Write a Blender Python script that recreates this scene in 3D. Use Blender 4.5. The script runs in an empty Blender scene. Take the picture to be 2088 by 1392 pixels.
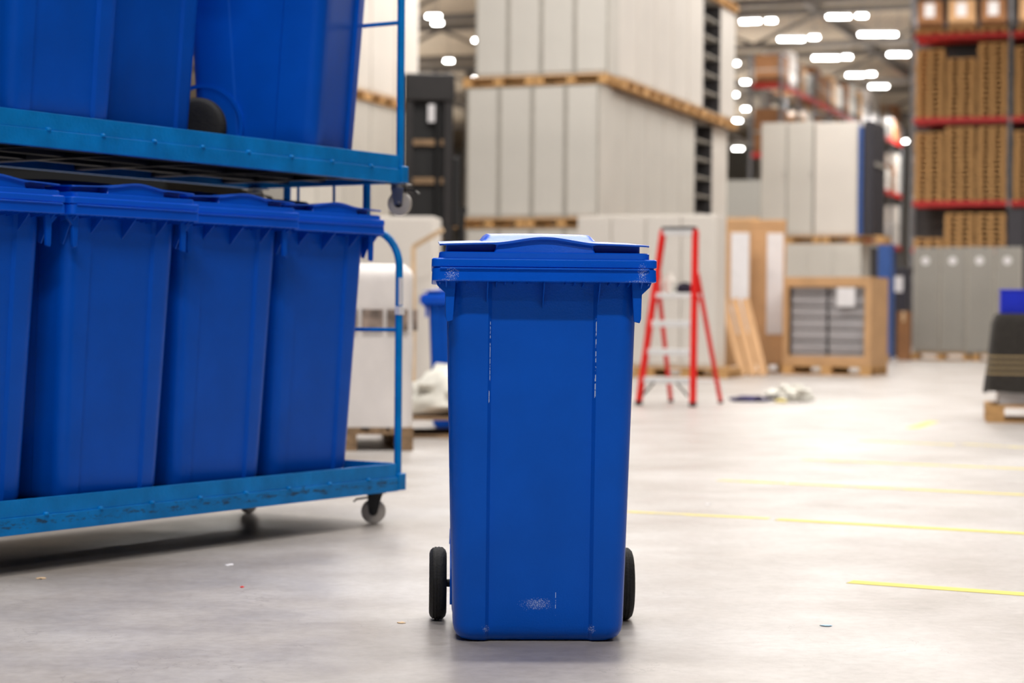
import bpy, math, random
from mathutils import Vector, Matrix, noise
R = math.radians
random.seed(7)
scene = bpy.context.scene
C = scene.collection

# ---------------------------------------------------------------- camera
W, H = 2088, 1392
FPX = 4060.0
CAMZ = 0.84
cam_data = bpy.data.cameras.new('camera')
cam_data.sensor_width = 36
cam_data.lens = 36 * FPX / W
cam_data.clip_end = 500
cam_data.dof.use_dof = True
cam_data.dof.focus_distance = 5.15
cam_data.dof.aperture_fstop = 3.0
cam = bpy.data.objects.new('camera', cam_data); C.objects.link(cam)
PITCH, ROLL = math.atan(52 / FPX), R(0.5)
CM = Matrix.Translation((0, 0, CAMZ)) @ Matrix.Rotation(R(90) - PITCH, 4, 'X') @ Matrix.Rotation(ROLL, 4, 'Z')
cam.matrix_world = CM
scene.camera = cam

def ray(x, y):
    return (CM.to_3x3() @ Vector(((x - W / 2) / FPX, (H / 2 - y) / FPX, -1)))
def at(x, y, Y):                 # world point seen at pixel x, y at depth Y
    d = ray(x, y); return Vector((0, 0, CAMZ)) + d * (Y / d.y)
def onz(x, y, z=0.0):            # world point seen at pixel on the level z
    d = ray(x, y); return Vector((0, 0, CAMZ)) + d * ((z - CAMZ) / d.z)

# ---------------------------------------------------------------- world, exposure, lamps of the hall
world = bpy.data.worlds.new('world'); scene.world = world
world.use_nodes = True
bgn = world.node_tree.nodes['Background']
bgn.inputs[0].default_value = (0.95, 0.93, 0.95, 1)
bgn.inputs[1].default_value = 0.015
scene.view_settings.view_transform = 'Standard'
scene.view_settings.look = 'None'
scene.view_settings.exposure = 0.27
scene.view_settings.gamma = 1.0
scene.view_settings.use_curve_mapping = False

def area(x, y, z, sx, sy, power, col=(1, .965, .93)):
    l = bpy.data.lights.new('hall_area_light', 'AREA'); l.shape = 'RECTANGLE'
    l.size = sx; l.size_y = sy; l.energy = power; l.color = col
    o = bpy.data.objects.new('hall_area_light', l); C.objects.link(o); o.location = (x, y, z)
    return o
PW = 420
for yy, k in ((-10, .62), (-3, 1.05), (5, 1.5), (12, 1.2), (19, 1.35), (27, 1.25), (36, 1.3), (47, 1.5), (60, 1.6), (76, 1.6), (94, 1.6)):
    for xx in (-9, 0.5, 8.5, 19.5):
        if yy < 40 and xx > 15: continue
        if yy < 55 and xx < -5: continue
        if yy < 0: xx = -.5 if yy > -5 else 6.0
        if xx == 8.5 and yy < 14: continue
        if yy == 5: xx, yy = -.4, 6.4
        area(xx, yy, 10.3, 5.0, 0.5, PW * k * (.4 if xx == 8.5 and yy < 14 else 1))
for yy in (42, 56, 70, 84, 98, 112):      # added upward area lights, brighten the roof as uplight of the tubes
    for xx in (-8, 12, 30):
        area(xx, yy, 9.6, 9.0, 9.0, 420).rotation_euler.x = math.pi

# ---------------------------------------------------------------- materials
def lin(c):
    return tuple(((v / 255) / 12.92 if v / 255 <= .04045 else (((v / 255) + .055) / 1.055) ** 2.4) for v in c)
def mat(name, rgb, rough=.5, var=.06, scale=8, bump=0.0, bscale=60, metal=0, spec=.5, coat=0, emit=0, stretch=None, trans=0, alpha=1, col2=None, tint=None):
    m = bpy.data.materials.new(name); m.use_nodes = True
    nt = m.node_tree; N = nt.nodes; L = nt.links
    b = N['Principled BSDF']
    c = lin(rgb)
    tc = N.new('ShaderNodeTexCoord'); mp = N.new('ShaderNodeMapping')
    L.new(tc.outputs['Object'], mp.inputs[0])
    if stretch: mp.inputs['Scale'].default_value = stretch
    nz = N.new('ShaderNodeTexNoise'); nz.inputs['Scale'].default_value = scale; nz.inputs['Detail'].default_value = 5
    L.new(mp.outputs[0], nz.inputs['Vector'])
    rp = N.new('ShaderNodeValToRGB'); L.new(nz.outputs[0], rp.inputs[0])
    c2 = lin(col2) if col2 else tuple(v * (1 - var * 2.2) for v in c)
    rp.color_ramp.elements[0].position = .3; rp.color_ramp.elements[1].position = .7
    rp.color_ramp.elements[0].color = (*c2, 1)
    rp.color_ramp.elements[1].color = (*[min(1, v * (1 + var)) for v in c], 1)
    L.new(rp.outputs[0], b.inputs['Base Color'])
    b.inputs['Roughness'].default_value = rough
    b.inputs['Metallic'].default_value = metal
    b.inputs['Specular IOR Level'].default_value = spec
    if tint: b.inputs['Specular Tint'].default_value = (*tint, 1)
    b.inputs['Coat Weight'].default_value = coat
    b.inputs['Transmission Weight'].default_value = trans
    b.inputs['Alpha'].default_value = alpha
    if emit:
        b.inputs['Emission Color'].default_value = (1, .98, .95, 1); b.inputs['Emission Strength'].default_value = emit
    if bump:
        n2 = N.new('ShaderNodeTexNoise'); n2.inputs['Scale'].default_value = bscale; n2.inputs['Detail'].default_value = 4
        L.new(mp.outputs[0], n2.inputs['Vector'])
        bp = N.new('ShaderNodeBump'); bp.inputs['Strength'].default_value = bump; bp.inputs['Distance'].default_value = .01
        L.new(n2.outputs[0], bp.inputs['Height']); L.new(bp.outputs[0], b.inputs['Normal'])
    m['b'] = 1
    return m

M = {}
BLUE = (0, 82, 196); TINT = (.30, .55, 1.0)
M['plastic'] = mat('blue_plastic', BLUE, rough=.34, spec=.5, tint=TINT, var=.05, scale=5, bump=.10, bscale=220)
M['lid_plastic'] = mat('blue_lid_plastic', (0, 88, 216), rough=.34, spec=.5, tint=(.7, .85, 1), var=.04, scale=5, bump=.06, bscale=220)
M['paint'] = mat('blue_trolley_paint', (0, 122, 200), tint=(.25, .6, 1), rough=.42, var=.10, scale=9, bump=.12, bscale=90)
M['rubber'] = mat('black_rubber', (22, 22, 23), rough=.75, var=.2, scale=60, bump=.3, bscale=160)
M['black'] = mat('black_plastic', (18, 18, 20), rough=.5)
M['hub'] = mat('grey_hub', (52, 52, 54), rough=.5)
M['steel'] = mat('zinc_steel', (190, 190, 190), rough=.3, metal=1, var=.1)
M['nylon'] = mat('grey_wheel_nylon', (170, 164, 158), rough=.4)
M['darkpaint'] = mat('dark_deck', (14, 24, 44), rough=.6)
M['cab'] = mat('pale_grey_enamel', (204, 200, 192), rough=.5, var=.03, scale=1.2)
M['cab2'] = mat('warm_white_enamel', (222, 216, 208), rough=.5, var=.03, scale=1.2)
M['cab3'] = mat('mid_grey_enamel', (150, 147, 140), rough=.45, var=.03, scale=1.2)
M['seam'] = mat('cabinet_seam_grey', (170, 165, 156), rough=.5)
M['dark'] = mat('painted_shade_dark', (58, 56, 58), rough=.7)  # dark grey standing in for shade inside shelves and behind the rack
M['wood'] = mat('pallet_pine', (206, 160, 104), rough=.75, var=.16, scale=6, stretch=(1, 6, 6))
M['wood_old'] = mat('weathered_pallet_wood', (150, 122, 92), rough=.8, var=.2, scale=6, stretch=(1, 6, 6))
M['card'] = mat('brown_cardboard', (198, 156, 112), rough=.7, var=.06, scale=3)
M['card2'] = mat('dark_cardboard', (150, 104, 66), rough=.7, var=.08, scale=3)
M['white'] = mat('white_wrap', (232, 226, 222), rough=.35, var=.06, scale=4, bump=.5, bscale=14, stretch=(1, 1, .5))
M['film'] = mat('crumpled_white_film', (240, 238, 228), rough=.3, var=.08, scale=9, bump=.5, bscale=20)
M['print'] = mat('brown_grey_print', (150, 132, 120), rough=.5, var=.3, scale=14)
M['paper'] = mat('white_paper', (226, 224, 226), rough=.6, var=.02)
M['red'] = mat('red_fibreglass', (232, 24, 16), rough=.42, var=.05)
M['beam_red'] = mat('red_rack_beam', (190, 22, 20), rough=.45, var=.08)
M['alu'] = mat('pale_aluminium', (236, 236, 236), rough=.45, metal=0, var=.04)
M['rack'] = mat('grey_rack_steel', (112, 112, 116), rough=.5, var=.1)
M['truss'] = mat('grey_truss_steel', (104, 98, 92), rough=.6, var=.1)
M['purple'] = mat('dark_purple_cloth', (52, 42, 104), rough=.85, var=.2, scale=20, bump=.5)
M['purple_black'] = mat('purple_black_cloth', (28, 22, 48), rough=.85, var=.3, scale=20, bump=.5)
M['yellow'] = mat('yellow_cloth', (226, 206, 110), rough=.7)
M['mast'] = mat('forklift_dark_steel', (30, 25, 25), rough=.5, var=.2, scale=6)
M['mastdark'] = mat('forklift_black', (14, 13, 14), rough=.6)
M['grey_load'] = mat('grey_metal_parts', (164, 161, 164), rough=.45, var=.12, scale=4, stretch=(.4, .4, 8))
M['crateblue'] = mat('bright_blue_crate', (6, 40, 205), rough=.4)
M['royal'] = mat('muted_blue_panel', (58, 96, 168), rough=.45)
M['navy'] = mat('dark_slate', (48, 46, 54), rough=.5)
M['paleblue'] = mat('pale_blue_scrap', (150, 190, 214), rough=.5)
M['redscrap'] = mat('red_plastic_scrap', (215, 30, 25), rough=.5)
M['lamp'] = mat('lamp_tube_glow', (255, 255, 255), rough=.5, var=0, emit=26)
M['tape_tan'] = mat('tan_cardboard_strip', (222, 190, 150), rough=.6)

def nodes_of(m): return m.node_tree.nodes, m.node_tree.links, m.node_tree.nodes['Principled BSDF']
def mth(N, L, op, a, b=None, c=None):
    n = N.new('ShaderNodeMath'); n.operation = op
    for i, v in enumerate((a, b, c)):
        if v is None: continue
        if isinstance(v, (int, float)): n.inputs[i].default_value = v
        else: L.new(v, n.inputs[i])
    return n.outputs[0]

# worn plastic for the bin in the foreground: thin white scratches on the panel edges, scuffs on the rim ends
def worn(name, base, patches, rough):
    m = mat(name, base, rough=rough, spec=.5, tint=TINT, var=.05, scale=5, bump=.10, bscale=220)
    N, L, b = nodes_of(m)
    tc = N.new('ShaderNodeTexCoord'); sp = N.new('ShaderNodeSeparateXYZ'); L.new(tc.outputs['Object'], sp.inputs[0])
    X, Z = sp.outputs[0], sp.outputs[2]
    acc = None
    for (x0, xw, z0, zw, kind, slope) in patches:
        xc = mth(N, L, 'MULTIPLY_ADD', Z, -slope, X)
        dx = mth(N, L, 'DIVIDE', mth(N, L, 'ABSOLUTE', mth(N, L, 'SUBTRACT', xc, x0 - slope * z0)), xw)
        dz = mth(N, L, 'DIVIDE', mth(N, L, 'ABSOLUTE', mth(N, L, 'SUBTRACT', Z, z0)), zw)
        nz = N.new('ShaderNodeTexNoise'); nz.inputs['Scale'].default_value = 90 if kind == 's' else 520
        nz.inputs['Detail'].default_value = 3
        L.new(tc.outputs['Object'], nz.inputs['Vector'])
        if kind == 's':
            inside = mth(N, L, 'MULTIPLY', mth(N, L, 'LESS_THAN', dx, 1.0), mth(N, L, 'LESS_THAN', dz, 1.0))
            k = mth(N, L, 'MULTIPLY', inside, mth(N, L, 'GREATER_THAN', nz.outputs[0], .47))
        else:
            r2 = mth(N, L, 'ADD', mth(N, L, 'MULTIPLY', dx, dx), mth(N, L, 'MULTIPLY', dz, dz))
            th = mth(N, L, 'MULTIPLY_ADD', r2, .16, .54)
            k = mth(N, L, 'MULTIPLY', mth(N, L, 'GREATER_THAN', nz.outputs[0], th), .7)
        acc = k if acc is None else mth(N, L, 'MAXIMUM', acc, k)
    old = b.inputs['Base Color'].links[0].from_socket
    mx = N.new('ShaderNodeMix'); mx.data_type = 'RGBA'
    L.new(acc, mx.inputs['Factor']); L.new(old, mx.inputs[6]); mx.inputs[7].default_value = (.62, .74, .92, 1)
    L.new(mx.outputs[2], b.inputs['Base Color'])
    return m
M['plastic_worn'] = worn('blue_plastic_scratched', BLUE, [
    (-.1325, .0007, .75, .075, 's', .0), (-.134, .0010, .63, .02, 's', 0),
    (.1365, .0009, .755, .085, 's', .0), (.136, .0012, .655, .028, 's', .0),
    (-.005, .05, .10, .018, 'd', 0), (-.136, .012, .035, .012, 'd', 0), (.137, .012, .035, .014, 'd', 0),
    (.043, .0006, .10, .03, 's', 0)], .34)
M['rim_worn'] = worn('blue_rim_scuffed', (0, 88, 216), [
    (-.232, .022, .945, .022, 'd', 0), (.245, .016, .95, .03, 'd', 0),
    (-.24, .03, .929, .004, 'd', 0), (.235, .04, .929, .005, 'd', 0)], .30)

# scuffed trolley rail: dark rubbed marks along the lower half of the rail
def rail_mat():
    m = mat('blue_trolley_rail_scuffed', (0, 122, 200), tint=(.25, .6, 1), rough=.42, var=.10, scale=9, bump=.12, bscale=90)
    N, L, b = nodes_of(m)
    tc = N.new('ShaderNodeTexCoord'); sp = N.new('ShaderNodeSeparateXYZ'); L.new(tc.outputs['Object'], sp.inputs[0])
    dz = mth(N, L, 'DIVIDE', mth(N, L, 'ABSOLUTE', mth(N, L, 'SUBTRACT', sp.outputs[2], .165)), .02)
    mp = N.new('ShaderNodeMapping'); mp.inputs['Scale'].default_value = (1, 1, 3.5); L.new(tc.outputs['Object'], mp.inputs[0])
    nz = N.new('ShaderNodeTexNoise'); nz.inputs['Scale'].default_value = 16; nz.inputs['Detail'].default_value = 8; nz.inputs['Roughness'].default_value = .75
    L.new(mp.outputs[0], nz.inputs['Vector'])
    th = mth(N, L, 'MULTIPLY_ADD', dz, .12, .47)
    k = mth(N, L, 'MULTIPLY', mth(N, L, 'MULTIPLY', mth(N, L, 'SUBTRACT', nz.outputs[0], th), 14), .8)
    k = mth(N, L, 'MAXIMUM', mth(N, L, 'MINIMUM', k, .85), 0)
    old = b.inputs['Base Color'].links[0].from_socket
    mx = N.new('ShaderNodeMix'); mx.data_type = 'RGBA'
    L.new(k, mx.inputs['Factor']); L.new(old, mx.inputs[6]); mx.inputs[7].default_value = (.02, .035, .05, 1)
    L.new(mx.outputs[2], b.inputs['Base Color'])
    return m
M['rail'] = rail_mat()

def floor_mat():
    m = bpy.data.materials.new('polished_concrete'); m.use_nodes = True
    N, L, b = nodes_of(m)
    tc = N.new('ShaderNodeTexCoord')
    def nz(scale, det, rough=.5, st=None):
        mp = N.new('ShaderNodeMapping'); L.new(tc.outputs['Object'], mp.inputs[0])
        if st: mp.inputs['Scale'].default_value = st
        n = N.new('ShaderNodeTexNoise'); n.inputs['Scale'].default_value = scale; n.inputs['Detail'].default_value = det
        n.inputs['Roughness'].default_value = rough; L.new(mp.outputs[0], n.inputs['Vector']); return n.outputs[0]
    r1 = N.new('ShaderNodeValToRGB'); L.new(nz(1.1, 9, .62), r1.inputs[0])
    e = r1.color_ramp.elements
    e[0].position = .32; e[0].color = (*lin((150, 142, 135)), 1)
    e[1].position = .66; e[1].color = (*lin((186, 182, 179)), 1)
    r2 = N.new('ShaderNodeValToRGB'); L.new(nz(26, 8, .7), r2.inputs[0])
    r2.color_ramp.elements[0].position = .25; r2.color_ramp.elements[0].color = (.80, .79, .78, 1)
    r2.color_ramp.elements[1].position = .6; r2.color_ramp.elements[1].color = (1.03, 1.03, 1.03, 1)
    mx = N.new('ShaderNodeMix'); mx.data_type = 'RGBA'; mx.blend_type = 'MULTIPLY'; mx.inputs[0].default_value = 1
    L.new(r1.outputs[0], mx.inputs[6]); L.new(r2.outputs[0], mx.inputs[7])
    # fine cracks and scratches
    vo = N.new('ShaderNodeTexVoronoi'); vo.feature = 'DISTANCE_TO_EDGE'; vo.inputs['Scale'].default_value = 1.3
    wv = N.new('ShaderNodeTexNoise'); wv.inputs['Scale'].default_value = 3; wv.inputs['Detail'].default_value = 6
    L.new(tc.outputs['Object'], wv.inputs['Vector'])
    va = N.new('ShaderNodeVectorMath'); va.operation = 'MULTIPLY_ADD'; va.inputs[1].default_value = (.7, .7, .7)
    L.new(wv.outputs['Color'], va.inputs[0]); L.new(tc.outputs['Object'], va.inputs[2]); L.new(va.outputs[0], vo.inputs['Vector'])
    crack = mth(N, L, 'MULTIPLY', mth(N, L, 'LESS_THAN', vo.outputs[0], .0022), mth(N, L, 'GREATER_THAN', nz(1.7, 2), .5))
    crack = mth(N, L, 'MULTIPLY', crack, .28)
    m3 = N.new('ShaderNodeMix'); m3.data_type = 'RGBA'; L.new(crack, m3.inputs[0]); L.new(mx.outputs[2], m3.inputs[6]); m3.inputs[7].default_value = (.12, .1, .09, 1)
    L.new(m3.outputs[2], b.inputs['Base Color'])
    rr = N.new('ShaderNodeMapRange'); L.new(nz(3, 6), rr.inputs[0]); rr.inputs[1].default_value = .3; rr.inputs[2].default_value = .7
    rr.inputs[3].default_value = .30; rr.inputs[4].default_value = .46
    L.new(rr.outputs[0], b.inputs['Roughness'])
    bp = N.new('ShaderNodeBump'); bp.inputs['Strength'].default_value = .06; bp.inputs['Distance'].default_value = .01
    L.new(nz(7, 6), bp.inputs['Height']); L.new(bp.outputs[0], b.inputs['Normal'])
    return m
M['floor'] = floor_mat()

def tape_mat():
    m = mat('worn_yellow_tape', (222, 200, 70), rough=.6, var=.05)
    N, L, b = nodes_of(m)
    tc = N.new('ShaderNodeTexCoord'); nz = N.new('ShaderNodeTexNoise'); nz.inputs['Scale'].default_value = 9; nz.inputs['Detail'].default_value = 6
    L.new(tc.outputs['Object'], nz.inputs['Vector'])
    rp = N.new('ShaderNodeValToRGB'); L.new(nz.outputs[0], rp.inputs[0])
    rp.color_ramp.elements[0].position = .38; rp.color_ramp.elements[0].color = (*lin((200, 188, 140)), 1)
    rp.color_ramp.elements[1].position = .52; rp.color_ramp.elements[1].color = (*lin((224, 206, 90)), 1)
    L.new(rp.outputs[0], b.inputs['Base Color'])
    return m
M['tape'] = tape_mat()
M['tape_bright'] = mat('yellow_tape', (216, 200, 60), rough=.55, var=.05)
def ceil_mat():
    m = mat('beige_ceiling_sheet', (176, 160, 138), rough=.7, var=.06, scale=.5)
    N, L, b = nodes_of(m)
    tc = N.new('ShaderNodeTexCoord'); w = N.new('ShaderNodeTexWave'); w.inputs['Scale'].default_value = 1.2
    L.new(tc.outputs['Object'], w.inputs['Vector'])
    bp = N.new('ShaderNodeBump'); bp.inputs['Strength'].default_value = .6; bp.inputs['Distance'].default_value = .05
    L.new(w.outputs[0], bp.inputs['Height']); L.new(bp.outputs[0], b.inputs['Normal'])
    return m
M['ceil'] = ceil_mat()
M['wall'] = mat('grey_hall_wall', (146, 144, 138), rough=.7, var=.05, scale=.4)
def blanket_mat():
    m = mat('charcoal_blanket', (54, 50, 46), rough=.95, var=.15, scale=30, bump=.5, bscale=120)
    N, L, b = nodes_of(m)
    tc = N.new('ShaderNodeTexCoord'); sp = N.new('ShaderNodeSeparateXYZ'); L.new(tc.outputs['Object'], sp.inputs[0])
    z = sp.outputs[2]
    fr = mth(N, L, 'FRACT', mth(N, L, 'DIVIDE', mth(N, L, 'SUBTRACT', z, .135), .046))
    band = mth(N, L, 'LESS_THAN', mth(N, L, 'ABSOLUTE', mth(N, L, 'SUBTRACT', fr, .5)), .16)
    rng = mth(N, L, 'MULTIPLY', mth(N, L, 'GREATER_THAN', z, .135), mth(N, L, 'LESS_THAN', z, .135 + .046 * 4))
    k = mth(N, L, 'MULTIPLY', band, rng)
    old = b.inputs['Base Color'].links[0].from_socket
    mx = N.new('ShaderNodeMix'); mx.data_type = 'RGBA'; L.new(k, mx.inputs[0]); L.new(old, mx.inputs[6]); mx.inputs[7].default_value = (*lin((168, 146, 108)), 1)
    L.new(mx.outputs[2], b.inputs['Base Color'])
    return m
M['blanket'] = blanket_mat()

# ---------------------------------------------------------------- mesh helpers
class MB:
    def __init__(s): s.v = []; s.f = []
    def add(s, vs, fs):
        k = len(s.v); s.v += [tuple(v) for v in vs]; s.f += [tuple(i + k for i in f) for f in fs]; return s
    def box(s, c, d, rz=0.0, M4=None):
        vs = []
        for z in (-1, 1):
            for x, y in ((-1, -1), (1, -1), (1, 1), (-1, 1)):
                p = Vector((x * d[0] / 2, y * d[1] / 2, z * d[2] / 2))
                if rz: p = Matrix.Rotation(rz, 3, 'Z') @ p
                if M4: p = M4 @ p
                vs.append(p + Vector(c))
        return s.add(vs, [(3, 2, 1, 0), (4, 5, 6, 7), (0, 1, 5, 4), (1, 2, 6, 5), (2, 3, 7, 6), (3, 0, 4, 7)])
    def span(s, x0, x1, y0, y1, z0, z1):
        return s.box(((x0 + x1) / 2, (y0 + y1) / 2, (z0 + z1) / 2), (x1 - x0, y1 - y0, z1 - z0))
    def bar(s, p0, p1, w, d, up=(0, 1, 0)):
        p0, p1 = Vector(p0), Vector(p1); a = (p1 - p0).normalized(); u = Vector(up)
        b = a.cross(u).normalized(); c = b.cross(a).normalized(); vs = []
        for p in (p0, p1):
            for i, j in ((-1, -1), (1, -1), (1, 1), (-1, 1)): vs.append(p + b * i * w / 2 + c * j * d / 2)
        return s.add(vs, [(0, 1, 2, 3), (7, 6, 5, 4), (0, 4, 5, 1), (1, 5, 6, 2), (2, 6, 7, 3), (3, 7, 4, 0)])
    def tube(s, path, r, seg=12, caps=True):
        path = [Vector(p) for p in path]; n = len(path); rings = []
        t = (path[1] - path[0]).normalized(); ref = Vector((0, 0, 1)) if abs(t.z) < .9 else Vector((1, 0, 0))
        b = t.cross(ref).normalized()
        for i, p in enumerate(path):
            t = (path[min(i + 1, n - 1)] - path[max(i - 1, 0)]).normalized()
            b = (b - t * b.dot(t)).normalized(); c = t.cross(b)
            rr = r[i] if isinstance(r, (list, tuple)) else r
            rings.append([p + (b * math.cos(2 * math.pi * k / seg) + c * math.sin(2 * math.pi * k / seg)) * rr for k in range(seg)])
        return s.loft(rings, caps)
    def loft(s, rings, caps=True, top_only=False):
        m = len(rings[0]); vs = [p for r in rings for p in r]; fs = []
        for i in range(len(rings) - 1):
            for k in range(m):
                fs.append((i * m + k, i * m + (k + 1) % m, (i + 1) * m + (k + 1) % m, (i + 1) * m + k))
        if top_only: fs += [tuple((len(rings) - 1) * m + k for k in range(m))]
        elif caps: fs += [tuple(range(m - 1, -1, -1)), tuple((len(rings) - 1) * m + k for k in range(m))]
        return s.add(vs, fs)
    def lathe(s, prof, c, axis='X', seg=32):   # prof: (offset along axis, radius)
        rings = []
        for o, r in prof:
            rg = []
            for k in range(seg):
                a = 2 * math.pi * k / seg
                q = {'X': (o, r * math.cos(a), r * math.sin(a)), 'Y': (r * math.sin(a), o, r * math.cos(a)), 'Z': (r * math.cos(a), r * math.sin(a), o)}[axis]
                rg.append(Vector(q) + Vector(c))
            rings.append(rg)
        return s.loft(rings)
    def prism(s, poly, d0, d1, plane='XZ'):
        f = {'XZ': lambda a, b, d: (a, d, b), 'YZ': lambda a, b, d: (d, a, b), 'XY': lambda a, b, d: (a, b, d)}[plane]
        return s.loft([[f(a, b, d0) for a, b in poly], [f(a, b, d1) for a, b in poly]])
    def build(s, name, m, parent=None, bevel=0, seg=2, smooth=35, loc=None, rz=None):
        me = bpy.data.meshes.new(name); me.from_pydata(s.v, [], s.f); me.update()
        import bmesh
        bm = bmesh.new(); bm.from_mesh(me); bmesh.ops.recalc_face_normals(bm, faces=bm.faces[:]); bm.to_mesh(me); bm.free()
        me.materials.append(m)
        if smooth:
            me.shade_smooth(); me.set_sharp_from_angle(angle=R(smooth))
        o = bpy.data.objects.new(name, me); C.objects.link(o)
        if parent: o.parent = parent
        if loc is not None: o.location = loc
        if rz is not None: o.rotation_euler.z = rz
        if bevel:
            b = o.modifiers.new('bevel', 'BEVEL'); b.width = bevel; b.segments = seg; b.limit_method = 'ANGLE'; b.angle_limit = R(40); b.harden_normals = True
        return o

def tag(o, label, cat, group=None):
    o['label'] = label; o['category'] = cat
    if group: o['group'] = group
    return o
def thing(name, label, cat, loc=(0, 0, 0), rz=0.0, group=None):
    o = bpy.data.objects.new(name, None); o.empty_display_size = .1; C.objects.link(o)
    o.location = loc; o.rotation_euler = (0, 0, rz)
    return tag(o, label, cat, group)
def dup(o, loc=None, rz=None, label=None, group=None, parent=None, scale=None):
    c = o.copy(); C.objects.link(c)
    if parent: c.parent = parent
    if loc is not None: c.location = loc
    if rz is not None: c.rotation_euler = (0, 0, rz)
    if label: c['label'] = label
    if group: c['group'] = group
    if scale: c.scale = (scale,) * 3
    for ch in kids.get(o.name, [x for x in o.children]): dup(ch, parent=c)
    return c
kids = {}
def freeze(o):           # remember children once, so later copies are quick
    kids[o.name] = list(o.children)
    for c in o.children: freeze(c)
ORD = ['', 'first', 'second', 'third', 'fourth', 'fifth', 'sixth', 'seventh', 'eighth', 'ninth', 'tenth', 'eleventh', 'twelfth', 'thirteenth', 'fourteenth', 'fifteenth', 'sixteenth', 'seventeenth', 'eighteenth']
def ordn(i, n, far='last'):
    if n == 1: return 'only one'
    return ORD[i]

# ---------------------------------------------------------------- setting: floor, ceiling, far wall
PHI = R(20.5)
A = Vector((math.sin(PHI), math.cos(PHI), 0)); B = Vector((math.cos(PHI), -math.sin(PHI), 0))
def struct(name, mb, m, **k):
    o = mb.build(name, m, **k); o['kind'] = 'structure'; return o
struct('floor', MB().span(-60, 80, -25, 160, -.2, 0), M['floor'], smooth=0)
struct('ceiling', MB().span(-60, 80, -25, 160, 12.3, 12.5), M['ceil'], smooth=0)
wc = A * 128
struct('wall_back', MB().box((wc.x, wc.y, 6.15), (150, .3, 12.3), rz=-PHI), M['wall'], smooth=0)
struct('wall_left_light_block', MB().span(-7.0, -6.7, -20, 23.5, 0, 12.3), M['black'], smooth=0)  # added out of view: blocks light under the trolley, darkens the gap behind

# ---------------------------------------------------------------- wheelie bin
def rrect_ring(z, x0, x1, y0, y1, r, n=5):
    pts = []
    for cx, cy, a0 in ((x1 - r, y0 + r, -90), (x1 - r, y1 - r, 0), (x0 + r, y1 - r, 90), (x0 + r, y0 + r, 180)):
        for k in range(n + 1):
            a = R(a0 + 90 * k / n); pts.append((cx + r * math.cos(a), cy + r * math.sin(a), z))
    return pts
def body_ring(z, w, yf, yb, r, ins):
    w -= ins; yf += ins; yb -= ins; r = max(r - ins * .3, .01); d = .011; n = 6
    pts = [(-.138, yf, z), (-.129, yf + d, z), (.129, yf + d, z), (.138, yf, z)]
    for k in range(n + 1):
        a = R(-90 + 90 * k / n); pts.append((w - r + r * math.cos(a), yf + r + r * math.sin(a), z))
    y1, y2 = yf + .14, yb - .16
    pts += [(w, y1, z), (w - .005, y1 + .007, z), (w - .005, y2, z), (w, y2 + .007, z)]
    for k in range(n + 1):
        a = R(90 * k / n); pts.append((w - r + r * math.cos(a), yb - r + r * math.sin(a), z))
    for k in range(n + 1):
        a = R(90 + 90 * k / n); pts.append((-w + r + r * math.cos(a), yb - r + r * math.sin(a), z))
    pts += [(-w, y2 + .007, z), (-w + .005, y2, z), (-w + .005, y1 + .007, z), (-w, y1, z)]
    for k in range(n + 1):
        a = R(180 + 90 * k / n); pts.append((-w + r + r * math.cos(a), yf + r + r * math.sin(a), z))
    return pts
def lid_top(x, y):
    ax = abs(x)
    z = 1.0185 + .006 * (1 - (ax / .264) ** 2) + .026 * min(1, max(0, y / .55))
    fr = max(0, 1 - y / .16)
    if ax < .132: z += .0135 * math.cos(math.pi * x / .264) ** 2 * fr
    # raised panel in the rear half
    u = min(1, max(0, (y - .25) / .05)); u = u * u * (3 - 2 * u)
    w = min(1, max(0, (.150 - ax) / .014)); w = w * w * (3 - 2 * w)
    z += .018 * u * w
    return z
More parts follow.
